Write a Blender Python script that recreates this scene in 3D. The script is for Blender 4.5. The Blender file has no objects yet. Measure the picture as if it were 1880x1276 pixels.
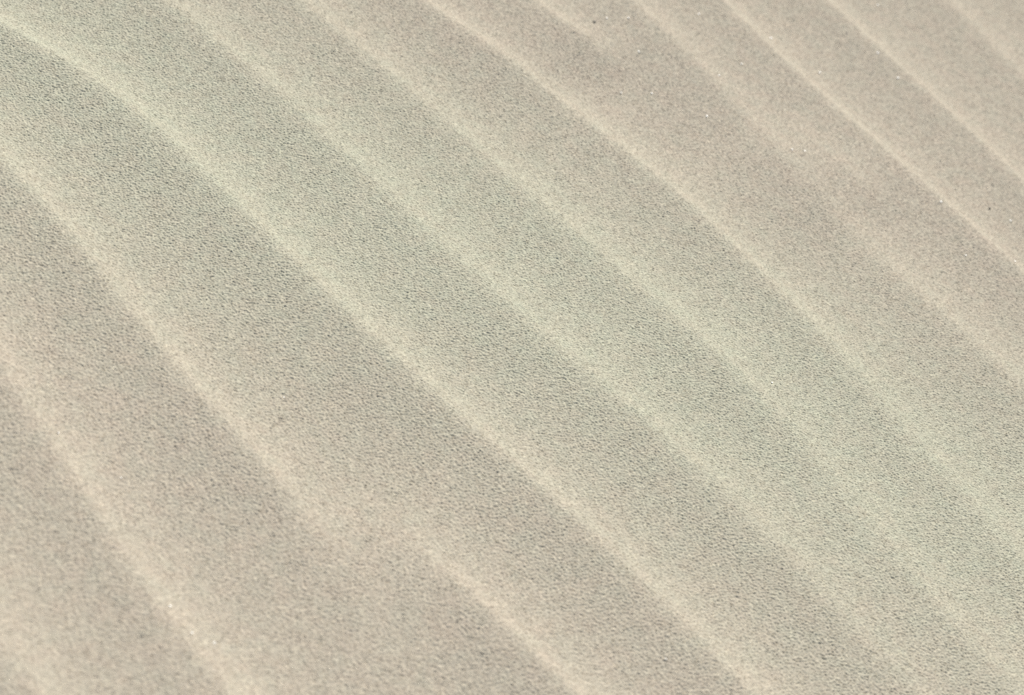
import bpy, math, random
import numpy as np
from mathutils import Vector, Matrix

random.seed(7)
rng = np.random.default_rng(11)
scene = bpy.context.scene
W, H = 1880.0, 1276.0                       # pixel frame in which the crests were measured

# ------------------------------------------------------------------ camera
D, THETA, ROLL = 1.0, math.radians(36.0), math.radians(23.0)
LENS = 85.0
cam_loc = Vector((0.0, -D*math.cos(THETA), D*math.sin(THETA)))
r0 = Vector((1, 0, 0)); u0 = Vector((0, math.sin(THETA), math.cos(THETA)))
fwd = -cam_loc.normalized()
right = (math.cos(ROLL)*r0 + math.sin(ROLL)*u0).normalized()
up = (-math.sin(ROLL)*r0 + math.cos(ROLL)*u0).normalized()
m = Matrix((right, up, -fwd)).transposed().to_4x4(); m.translation = cam_loc
cd = bpy.data.cameras.new("camera"); cam = bpy.data.objects.new("camera", cd)
scene.collection.objects.link(cam); cam.matrix_world = m
cd.lens = LENS; cd.sensor_width = 36.0; cd.sensor_fit = 'HORIZONTAL'
cd.clip_start = 0.01; cd.clip_end = 5000.0
cd.dof.use_dof = True; cd.dof.aperture_fstop = 12.5
cd.dof.aperture_blades = 0
scene.camera = cam
FPX = LENS/36.0*W

def ground(px, py, z=0.0):
    """Point of the plane at height z that shows at pixel (px, py) of the photograph."""
    d = fwd*FPX + right*(px - W/2) + up*(H/2 - py)
    t = (z - cam_loc.z)/d.z
    return cam_loc + d*t

cd.dof.focus_distance = (ground(W/2, 585) - cam_loc).dot(fwd)

# ------------------------------------------------------------------ ripple crests
# each crest: list of (x, y, strength, softness) read off the photograph
def C(pts, amp=1.0, soft=1.0):
    return [(p[0], p[1], p[2] if len(p) > 2 else amp, p[3] if len(p) > 3 else soft) for p in pts]

crests = [
 C([(-60,1085),(0,1172),(23,1213),(56,1255),(110,1330)], 1.0, 1.5),
 C([(-50,590),(8,671),(41,723),(71,765),(94,806),(124,860),(158,905),(192,961),(226,1007),(263,1067),(297,1116),(335,1165),(372,1213),(406,1251),(440,1290)], 1.0, 1.0),
 C([(-60,228),(0,281),(23,301),(56,331),(94,369),(137,428),(169,471),(207,524),(241,569),(271,603),(308,656),(339,690),(372,727),(406,765),(447,810),(489,850),(527,886,.95),(568,920,.88,1.2),(602,952,.85,1.4),(632,1000,.66,2.2),(664,1075,.48,3.2),(700,1180,.44,3.2),(740,1280,.42,3.)], 1.0, .9),
 C([(640,868,0,2),(665,892,.06,2),(695,922,.22,2.2),(735,960,.48,2.0),(781,1007,.72,1.5),(818,1037,.86,1.1),(856,1074,.95),(897,1119),(938,1157),(980,1195),(1021,1232),(1055,1266),(1090,1300)], 1.0, .85),
 C([(-60,10),(0,38),(45,58),(90,82),(143,114),(199,152),(241,185),(278,218),(320,252),(357,291),(399,331),(432,365),(468,404),(504,436),(538,471),(575,509),(620,554),(659,585),(701,626),(747,671),(788,712),(833,749),(886,793),(927,834),(976,875),(1032,920),(1070,958),(1104,992),(1164,1039),(1203,1076),(1236,1112),(1274,1156),(1308,1195),(1342,1226),(1375,1262),(1410,1300)], 1.0, 1.0),
 C([(270,-34),(312,0),(353,30),(391,60),(417,83),(455,116),(496,150),(538,188),(587,229),(620,260),(662,300),(690,327),(724,361),(762,399),(799,433),(859,486),(901,528),(950,569),(999,605),(1044,648),(1085,683),(1134,727),(1183,763),(1222,801),(1266,837),(1330,894),(1376,943,.9),(1421,984,.88),(1473,1037,.82,1.3),(1518,1081,.78,1.4),(1560,1130,.75,1.5),(1600,1180,.72,1.5),(1660,1250,.7,1.5),(1710,1310,.7,1.5)], .95, 1.45),
 C([(515,-30),(557,2),(602,35),(646,73),(690,109),(743,154),(784,188),(826,226),(874,261),(916,297),(953,335),(1006,380),(1044,413),(1087,451),(1134,485),(1180,521),(1227,560),(1270,597),(1304,631),(1338,663),(1376,697,.9),(1406,725,.86),(1445,764,.8,1.3),(1492,808,.72,1.5),(1518,840,.7,1.5),(1545,882,.7,1.5),(1579,932,.73,1.5),(1624,990,.76,1.5),(1661,1042,.8,1.4),(1707,1100,.8,1.4),(1767,1160,.77,1.5),(1812,1208,.75,1.5),(1857,1250,.72,1.6),(1910,1300,.7,1.6)], .95, 1.35),
 C([(750,-20),(788,6),(833,34),(875,64),(912,90),(950,120),(987,147),(1029,177),(1063,203),(1097,229),(1134,260),(1172,290),(1209,320),(1254,359),(1300,400),(1349,449),(1391,490),(1436,532),(1473,567),(1505,605),(1541,641,.9,1.1),(1579,678,.85,1.2),(1612,714,.82,1.3),(1650,761,.78,1.4),(1682,806,.76,1.4),(1722,849,.76,1.4),(1767,892,.78,1.4),(1801,932,.78,1.4),(1842,984,.76,1.5),(1876,1022,.75,1.5),(1920,1070,.75,1.5)], 1.0, .9),
 C([(945,-28),(984,4),(1021,34),(1066,64,.95),(1100,85,.7,1.2),(1134,109,.35,1.8),(1165,132,.1,2.),(1200,160,0,2.),(1240,192,0,2)], .95, 1.0),
 C([(1125,-32,1.05,1.1),(1164,2,1.05,1.1),(1202,34,1.05,1.15),(1239,68,1.05,1.2),(1269,98,1.0,1.3),(1296,123,1,1.4),(1330,158),(1362,198),(1406,243,.92,1.7),(1440,276,.88,1.9),(1470,315,.85,2.0),(1507,361,.85,2.0),(1549,406,.87,1.9),(1590,447,.9,1.8),(1624,479,.93,1.7),(1665,518),(1707,550),(1744,583),(1789,624),(1834,662),(1876,702),(1920,745)], .95, 1.5),
 C([(1440,215,0,2),(1478,248,.4,1.5),(1518,280,.62,1.3),(1556,315,.62,1.3),(1600,350,.42,1.5),(1640,385,.05,2),(1690,430,0,2)], .5, 1.2),
 C([(1298,-30),(1334,3),(1372,41),(1398,71),(1432,104),(1470,139),(1511,173),(1552,210),(1594,245),(1635,282),(1673,316),(1710,350),(1755,386),(1789,415),(1827,451),(1853,474),(1878,499),(1920,540)], 1.1, .7),
 C([(1490,-26),(1526,8),(1567,45),(1612,87),(1658,128),(1703,169),(1744,207),(1782,242),(1819,277),(1853,309),(1878,336),(1920,378)], 1.1, .8),
 C([(1690,-32),(1733,4),(1770,35),(1801,68),(1831,103),(1865,139),(1905,184)], .95, 1.3),
]

# across/along axes of the ripple field on the ground (u: downwind, v: along the crests)
pa, pb = ground(640, 370), ground(1240, 915)
vdir = np.array([pb.x-pa.x, pb.y-pa.y]); vdir /= np.linalg.norm(vdir)
udir = np.array([-vdir[1], vdir[0]])
if udir[1] < 0: udir = -udir
SHIFT = 0.0000                                # the brightest line lies a little downwind of the brink
LAM = 0.062                                   # usual crest spacing, metres

def shade_swell(y):
    """The near side of the patch falls away gently: an added slope that darkens it."""
    return -0.011*(1 - np.exp(-(np.minimum(y - 0.03, 0)/0.24)**2))  # invented tilt away from the sun, so the near sand renders darker
def world_crest(pts, heights):
    P = np.array([[*(ground(x, y, z).xy), a, s] for (x, y, a, s), z in zip(pts, heights)])
    P[:, :2] -= udir*SHIFT
    v = P[:, :2] @ vdir; u = P[:, :2] @ udir
    o = np.argsort(v)
    return v[o], u[o], P[o, 2], P[o, 3]

VV = np.linspace(-6.0, 6.0, 12001)            # 1 mm table along the crests
def smooth(y, n):
    k = np.hanning(n); k /= k.sum()
    return np.convolve(np.pad(y, n//2, mode='edge'), k, mode='same')[n//2:-(n//2)]
def table(v, u, a, s):
    t0 = (u[min(4, len(u)-1)]-u[0])/(v[min(4, len(v)-1)]-v[0]); t1 = (u[-1]-u[max(-5, -len(u))])/(v[-1]-v[max(-5, -len(v))])
    uu = np.interp(VV, v, u)
    lo, hi = VV < v[0], VV > v[-1]
    uu[lo] = u[0] + t0*0.08*(1-np.exp((VV[lo]-v[0])/0.08))*-1
    uu[hi] = u[-1] + t1*0.08*(1-np.exp(-(VV[hi]-v[-1])/0.08))
    return smooth(uu, 201), smooth(np.interp(VV, v, a), 41), smooth(np.interp(VV, v, s), 41)

AMP = 0.0079
def ripples(X, Y):
    u = X*udir[0] + Y*udir[1]; v = X*vdir[0] + Y*vdir[1]
    iv = np.clip((v - VV[0])/(VV[1]-VV[0]), 0, len(VV)-1.001)
    i0 = iv.astype(np.int32); f = (iv - i0).astype(np.float32)
    h = np.zeros(X.shape, np.float32)
    for cu, ca, cs in tabs:
        c = cu[i0]*(1-f) + cu[i0+1]*f
        d = u - c
        sel = (d > -0.55) & (d < 0.2)
        if not sel.any(): continue
        ds = d[sel]; a = ca[i0][sel]; s = cs[i0][sel]
        rs = np.sqrt(s)
        for part, Ls, Ll, eps in ((.21, 0.046, 0.0046*rs, 0.0028*s), (.79, 0.060, 0.0162*rs, 0.0080*s)):
            b = (1/Ll + 1/Ls)/2; aa = (1/Ll - 1/Ls)/2
            g = aa*ds + b*np.sqrt(ds*ds + eps*eps) - b*eps*0.55
            h[sel] += part*a*np.exp(-g)
    return AMP*h + shade_swell(Y)

levels = [[0.008 + float(shade_swell(ground(x, y).y)) for x, y, *_ in c] for c in crests]
for _ in range(3):                            # settle the crests at the height they really have
    tabs = [table(*world_crest(c, z)) for c, z in zip(crests, levels)]
    for c, z in zip(crests, levels):
        P = np.array([tuple(ground(x, y, q).xy) for (x, y, *_), q in zip(c, z)]) - udir*SHIFT
        q = ripples(P[:, 0], P[:, 1]) - shade_swell(P[:, 1])
        z[:] = [float(w) for w in np.maximum(q, np.median(q)*.92) + shade_swell(P[:, 1])]
# further ripples outside what the photograph shows
first, last = tabs[0][0], tabs[-1][0]
for k in range(1, 14):
    w = sum(0.012*np.sin(VV*f + rng.uniform(0, 6.3))/q for f, q in ((3.1, 1), (7.7, 2), (17, 4)))
    on = np.ones_like(VV)*rng.uniform(.8, 1.05)
    tabs.append((first*0.6 + 0.4*np.mean(first) - k*LAM*1.02 + w*min(k/3, 1), on, on*1.1))
    w = sum(0.012*np.sin(VV*f + rng.uniform(0, 6.3))/q for f, q in ((3.1, 1), (7.7, 2), (17, 4)))
    tabs.append((last + k*LAM*1.02 + w*min(k/3, 1), on, on*1.1))

# ------------------------------------------------------------------ sand sheet
STEP = 0.00030
def axis(lo, hi):
    core = np.arange(lo, hi, STEP)
    t = []; s = STEP; x = 0.0
    while x < 2500:
        s *= 1.035 if x < 0.5 else 1.25
        x += s; t.append(x)
    t = np.array(t)
    return np.concatenate([lo - t[::-1], core, core[-1] + t])
cor = [ground(x, y) for x in (-40, W+40) for y in (-40, H+40)]
xs = axis(min(p.x for p in cor), max(p.x for p in cor))
ys = axis(min(p.y for p in cor), max(p.y for p in cor))
nx, ny = len(xs), len(ys)
print("grid", nx, ny, nx*ny/1e6, "M", xs[0], cor)
X, Y = np.meshgrid(xs.astype(np.float32), ys.astype(np.float32))
Z = np.empty(X.shape, np.float32)
for r in range(0, ny, 256):
    Z[r:r+256] = ripples(X[r:r+256].astype(np.float64), Y[r:r+256].astype(np.float64))

def band(n1, n2, wl, width, seed):
    """Isotropic band-limited noise (unit variance) with its power about wavelength wl (metres)."""
    g = np.random.default_rng(seed).standard_normal((n1, n2)).astype(np.float32)
    fy = np.fft.fftfreq(n1, STEP)[:, None]; fx = np.fft.rfftfreq(n2, STEP)[None, :]
    k = np.sqrt(fy*fy + fx*fx)*wl
    F = np.fft.rfft2(g)*np.exp(-0.5*((k-1)/width)**2)
    n = np.fft.irfft2(F, s=(n1, n2)).astype(np.float32)
    return n/n.std()
ix = (xs >= min(p.x for p in cor)) & (xs <= max(p.x for p in cor)); iy = (ys >= min(p.y for p in cor)) & (ys <= max(p.y for p in cor))
n1, n2 = int(iy.sum()), int(ix.sum())
G = 0.75*band(n1, n2, 0.00110, .30, 1) + 0.55*band(n1, n2, 0.00180, .34, 2) + 0.20*band(n1, n2, 0.0034, .5, 3)
G = 1.5*np.tanh(G/1.5)
GRAIN = 0.000205
gy0, gx0 = np.argmax(iy), np.argmax(ix)
Z[gy0:gy0+n1, gx0:gx0+n2] += GRAIN*G
edge_x = np.clip(np.minimum(xs-xs[ix][0], xs[ix][-1]-xs)/0.004 , 0, 1); edge_y = np.clip(np.minimum(ys-ys[iy][0], ys[iy][-1]-ys)/0.004, 0, 1)

co = np.empty((ny*nx, 3), np.float32)
co[:, 0] = X.ravel(); co[:, 1] = Y.ravel(); co[:, 2] = Z.ravel()
idx = np.arange(ny*nx, dtype=np.int32).reshape(ny, nx)
quads = np.stack([idx[:-1, :-1], idx[:-1, 1:], idx[1:, 1:], idx[1:, :-1]], -1).reshape(-1)
me = bpy.data.meshes.new("sand")
nf = (nx-1)*(ny-1)
me.vertices.add(nx*ny); me.vertices.foreach_set("co", co.ravel())
me.loops.add(nf*4); me.loops.foreach_set("vertex_index", quads)
me.polygons.add(nf)
me.polygons.foreach_set("loop_start", np.arange(0, nf*4, 4, dtype=np.int32))
me.polygons.foreach_set("use_smooth", np.ones(nf, dtype=bool))
me.update(calc_edges=True)
del quads, co
sand = bpy.data.objects.new("sand", me); scene.collection.objects.link(sand)
sand["kind"] = "structure"; sand["label"] = "pale beige wind rippled sand filling the whole view"

# ------------------------------------------------------------------ sand material
mat = bpy.data.materials.new("rippled_sand"); mat.use_nodes = True
nt = mat.node_tree; N = nt.nodes; L = nt.links
bsdf = N["Principled BSDF"]
bsdf.inputs["Roughness"].default_value = 0.9
bsdf.inputs["Specular IOR Level"].default_value = 0.15
tc = N.new("ShaderNodeTexCoord")
def noise(scale, detail=2, rough=.5):
    n = N.new("ShaderNodeTexNoise"); n.inputs["Scale"].default_value = scale
    n.inputs["Detail"].default_value = detail; n.inputs["Roughness"].default_value = rough
    L.new(tc.outputs["Object"], n.inputs["Vector"]); return n
def ramp(src, stops):
    r = N.new("ShaderNodeValToRGB"); L.new(src, r.inputs[0])
    e = r.color_ramp.elements
    while len(e) < len(stops): e.new(0.5)
    for k, (p, c) in enumerate(stops):
        e[k].position = p; e[k].color = (*c, 1)
    return r.outputs[0]
def mix(kind, fac, a, b):
    x = N.new("ShaderNodeMix"); x.data_type = 'RGBA'; x.blend_type = kind
    if isinstance(fac, float): x.inputs[0].default_value = fac
    else: L.new(fac, x.inputs[0])
    for s, i in ((a, 6), (b, 7)):
        if isinstance(s, tuple): x.inputs[i].default_value = (*s, 1)
        else: L.new(s, x.inputs[i])
    return x.outputs[2]
WARM, COOL = (.448, .405, .323), (.431, .424, .330)
blot = noise(6.0, 3, .55)                     # a belt of greyer sand between warmer sand, ragged at its edges
sx = N.new("ShaderNodeSeparateXYZ"); L.new(tc.outputs["Object"], sx.inputs[0])
def calc(op, a, b, c=None):
    n = N.new("ShaderNodeMath"); n.operation = op
    for i, q in enumerate((a, b, c)):
        if q is None: continue
        if isinstance(q, (int, float)): n.inputs[i].default_value = q
        else: L.new(q, n.inputs[i])
    return n.outputs[0]
q1, q2 = ground(0, 80), ground(1880, 1020)      # the belt's middle line on the ground
nrm = Vector((-(q2.y-q1.y), q2.x-q1.x)).normalized(); off = nrm.x*q1.x + nrm.y*q1.y
side = calc('MULTIPLY_ADD', sx.outputs[0], nrm.x, calc('MULTIPLY_ADD', sx.outputs[1], nrm.y, -off))
belt = calc('MULTIPLY_ADD', calc('SUBTRACT', blot.outputs["Fac"], 0.5), 0.10, calc('ABSOLUTE', side, 0))
tint = ramp(calc('MULTIPLY', belt, 5.0), [(.18, COOL), (.9, WARM)])
small = noise(110.0, 2, .6)
tint = mix('MULTIPLY', 1.0, tint, ramp(small.outputs["Fac"], [(.3, (1.02, .99, .985)), (.7, (.985, 1.005, 1.0))]))
vor = N.new("ShaderNodeTexVoronoi"); vor.inputs["Scale"].default_value = 1100.0
L.new(tc.outputs["Object"], vor.inputs["Vector"])
sepc = N.new("ShaderNodeSeparateColor"); L.new(vor.outputs["Color"], sepc.inputs[0])
grains = ramp(sepc.outputs[0], [(0.0, (.80, .78, .75)), (.12, (.93, .92, .91)), (.55, (1, 1, 1)), (.85, (1.08, 1.08, 1.06)), (1.0, (1.24, 1.23, 1.2))])
tint = mix('MULTIPLY', 1.0, tint, grains)
L.new(tint, bsdf.inputs["Base Color"])
me.materials.append(mat)

# ------------------------------------------------------------------ direction of the sun
SUN_EL = math.radians(44.0)
img_dir = (math.sin(math.radians(25)), math.cos(math.radians(25)))    # towards the sun as it lies in the picture
g1 = ground(W/2 + 200*img_dir[0], H/2 - 200*img_dir[1])
az = math.atan2(g1.x, g1.y)                   # clockwise from +Y
to_sun = Vector((math.sin(az)*math.cos(SUN_EL), math.cos(az)*math.cos(SUN_EL), math.sin(SUN_EL)))

# ------------------------------------------------------------------ single grains that stand out
import bmesh
def grain_material(name, col, rough, spec):
    g = bpy.data.materials.new(name); g.use_nodes = True
    b = g.node_tree.nodes["Principled BSDF"]
    n = g.node_tree.nodes.new("ShaderNodeTexNoise"); n.inputs["Scale"].default_value = 900
    r = g.node_tree.nodes.new("ShaderNodeValToRGB")
    r.color_ramp.elements[0].color = (*[c*.85 for c in col], 1); r.color_ramp.elements[1].color = (*col, 1)
    g.node_tree.links.new(n.outputs["Fac"], r.inputs[0]); g.node_tree.links.new(r.outputs[0], b.inputs["Base Color"])
    b.inputs["Roughness"].default_value = rough; b.inputs["Specular IOR Level"].default_value = spec
    return g
def grain_mesh(name, rad, cut, mt, seed):
    """A worn crystal: a jittered ball with one flat broken face looking along +Z."""
    q = np.random.default_rng(seed); bm = bmesh.new()
    bmesh.ops.create_icosphere(bm, subdivisions=2, radius=rad)
    for vx in bm.verts:
        vx.co *= 1 + q.uniform(-.09, .09); vx.co.x *= 1.12
    if cut:
        res = bmesh.ops.bisect_plane(bm, geom=bm.verts[:] + bm.edges[:] + bm.faces[:], plane_co=(0, 0, rad*cut), plane_no=(0, 0, 1), clear_outer=True)
        bmesh.ops.contextual_create(bm, geom=[e for e in res["geom_cut"] if isinstance(e, bmesh.types.BMEdge)])
    g = bpy.data.meshes.new(name); bm.to_mesh(g); bm.free(); g.materials.append(mt); return g
def surface_z(x, y):
    i = int(np.clip(np.searchsorted(xs, x), 1, nx-1)); j = int(np.clip(np.searchsorted(ys, y), 1, ny-1))
    return float(Z[j-1:j+1, i-1:i+1].mean())
def on_sand(px, py):
    z = 0.003
    for _ in range(6):
        p = ground(px, py, z); z = surface_z(p.x, p.y)
    return Vector((p.x, p.y, z))
def place(proto, used, px, py, label, cat, group, lift, size, axis_dir):
    o = proto if not used else proto.copy()
    scene.collection.objects.link(o)
    o.location = on_sand(px, py) + Vector((0, 0, lift*size)); o.scale = (size,)*3
    o.rotation_euler = axis_dir(o.location).to_track_quat('Z', 'Y').to_euler()
    o["label"] = label; o["category"] = cat; o["group"] = group
    return o
glints = [
 (1611,10,.8,"faint pale quartz grain at the top edge between the two rightmost crests"),
 (1611,98,.9,"pale quartz grain close below the second crest from the top right corner"),
 (1648,144,1,"bright quartz grain in the trough below the second crest from the top right corner"),
 (1415,71,.95,"bright quartz grain beside the third crest from top right, nearest the top edge"),
 (1504,134,.85,"bright quartz grain beside the third crest from top right, the next one down"),
 (1361,118,.8,"small quartz grain in the trough left of the third crest from top right"),
 (1283,26,.8,"faint quartz grain near the top edge between the third and fourth crests from the right"),
 (1320,139,.7,"faint quartz grain lying on the broad fourth crest from the top right"),
 (1297,214,.9,"lone sparkling quartz grain on the flat below the broad fourth crest"),
 (1454,275,.7,"left one of two close quartz grains on the flat below the third crest"),
 (1477,278,.8,"right one of two close quartz grains on the flat below the third crest"),
 (1114,34,.7,"left quartz grain of two near the top edge right of the short fading crest"),
 (1153,34,.7,"right quartz grain of two near the top edge right of the short fading crest"),
 (1172,96,.8,"quartz grain in the trough just past the end of the short fading crest"),
 (1140,171,.7,"left quartz grain of two below the end of the short fading crest"),
 (1196,172,.7,"right quartz grain of two below the end of the short fading crest"),
 (1727,371,.9,"quartz grain sitting on the third crest from top right, near the right edge"),
 (1855,406,.8,"faint quartz grain in the trough at the right edge between two sharp crests"),
 (1863,480,.7,"quartz grain where the third crest from top right meets the right edge"),
 (1773,469,.7,"pale quartz grain in the trough left of the third crest, near the right edge"),
 (1417,703,.6,"lone bright quartz grain on a soft crest right of the centre"),
 (312,1114,.72,"uppermost of three quartz grains along the crest in the lower left corner"),
 (352,1163,.7,"middle one of three quartz grains along the crest in the lower left corner"),
 (393,1181,.72,"lowest of three quartz grains along the crest in the lower left corner"),
 (107,796,.55,"pale blurred quartz grain high on the crest near the left edge"),
 (521,730,.5,"lone quartz grain in the wide trough left of the centre"),
 (222,878,.5,"faint blurred quartz grain in the trough right of the crest by the left edge"),
 (1222,1210,.55,"lone bright quartz grain near the bottom edge between two crests"),
]
QUARTZ = grain_material("quartz", (.80, .78, .70), .5, .5)
DARK = grain_material("dark_mineral", (.27, .25, .21), .8, .2)
def half_way(p):
    return (to_sun + (cam_loc - p).normalized()).normalized()
def upright(p):
    return Vector((.2, -.3, 1)).normalized()
qz = bpy.data.objects.new("quartz_grain", grain_mesh("quartz_grain", 0.0006, .45, QUARTZ, 5))
for k, (px, py, size, lab) in enumerate(glints):
    place(qz, k > 0, px, py, lab, "sand grain", "quartz grains glinting on the sand", 0.00035, size, half_way)
dk = bpy.data.objects.new("dark_grain", grain_mesh("dark_grain", 0.0008, 0, DARK, 9))
for k, (px, py, size, lab) in enumerate([
    (1091,41,1.0,"soft dark grain near the top edge just right of the short fading crest"),
    (1817,383,.8,"small dark grain in the trough between two crests near the right edge"),
    (1694,1057,.55,"tiny blackish grain among pale sand in the lower right")]):
    place(dk, k > 0, px, py, lab, "sand grain", "dark grains on the sand", 0.0001, size, upright)

# ------------------------------------------------------------------ light
ld = bpy.data.lights.new("sun", 'SUN'); ld.energy = 4.0; ld.angle = math.radians(0.53); ld.color = (1.0, .95, .878)
sun = bpy.data.objects.new("sun", ld); scene.collection.objects.link(sun)
sun.rotation_euler = to_sun.to_track_quat('Z', 'Y').to_euler(); sun.location = to_sun*5
wd = bpy.data.worlds.new("World"); scene.world = wd; wd.use_nodes = True
wn = wd.node_tree; bg = wn.nodes["Background"]
sky = wn.nodes.new("ShaderNodeTexSky"); sky.sky_type = 'NISHITA'; sky.sun_disc = False
sky.sun_elevation = SUN_EL; sky.sun_rotation = az
wn.links.new(sky.outputs[0], bg.inputs[0]); bg.inputs[1].default_value = 0.06

scene.view_settings.view_transform = 'Standard'; scene.view_settings.look = 'None'
scene.view_settings.exposure = 0.53; scene.view_settings.gamma = 1.0
scene.cycles.use_denoising = False
scene.cycles.max_bounces = 4; scene.cycles.diffuse_bounces = 3
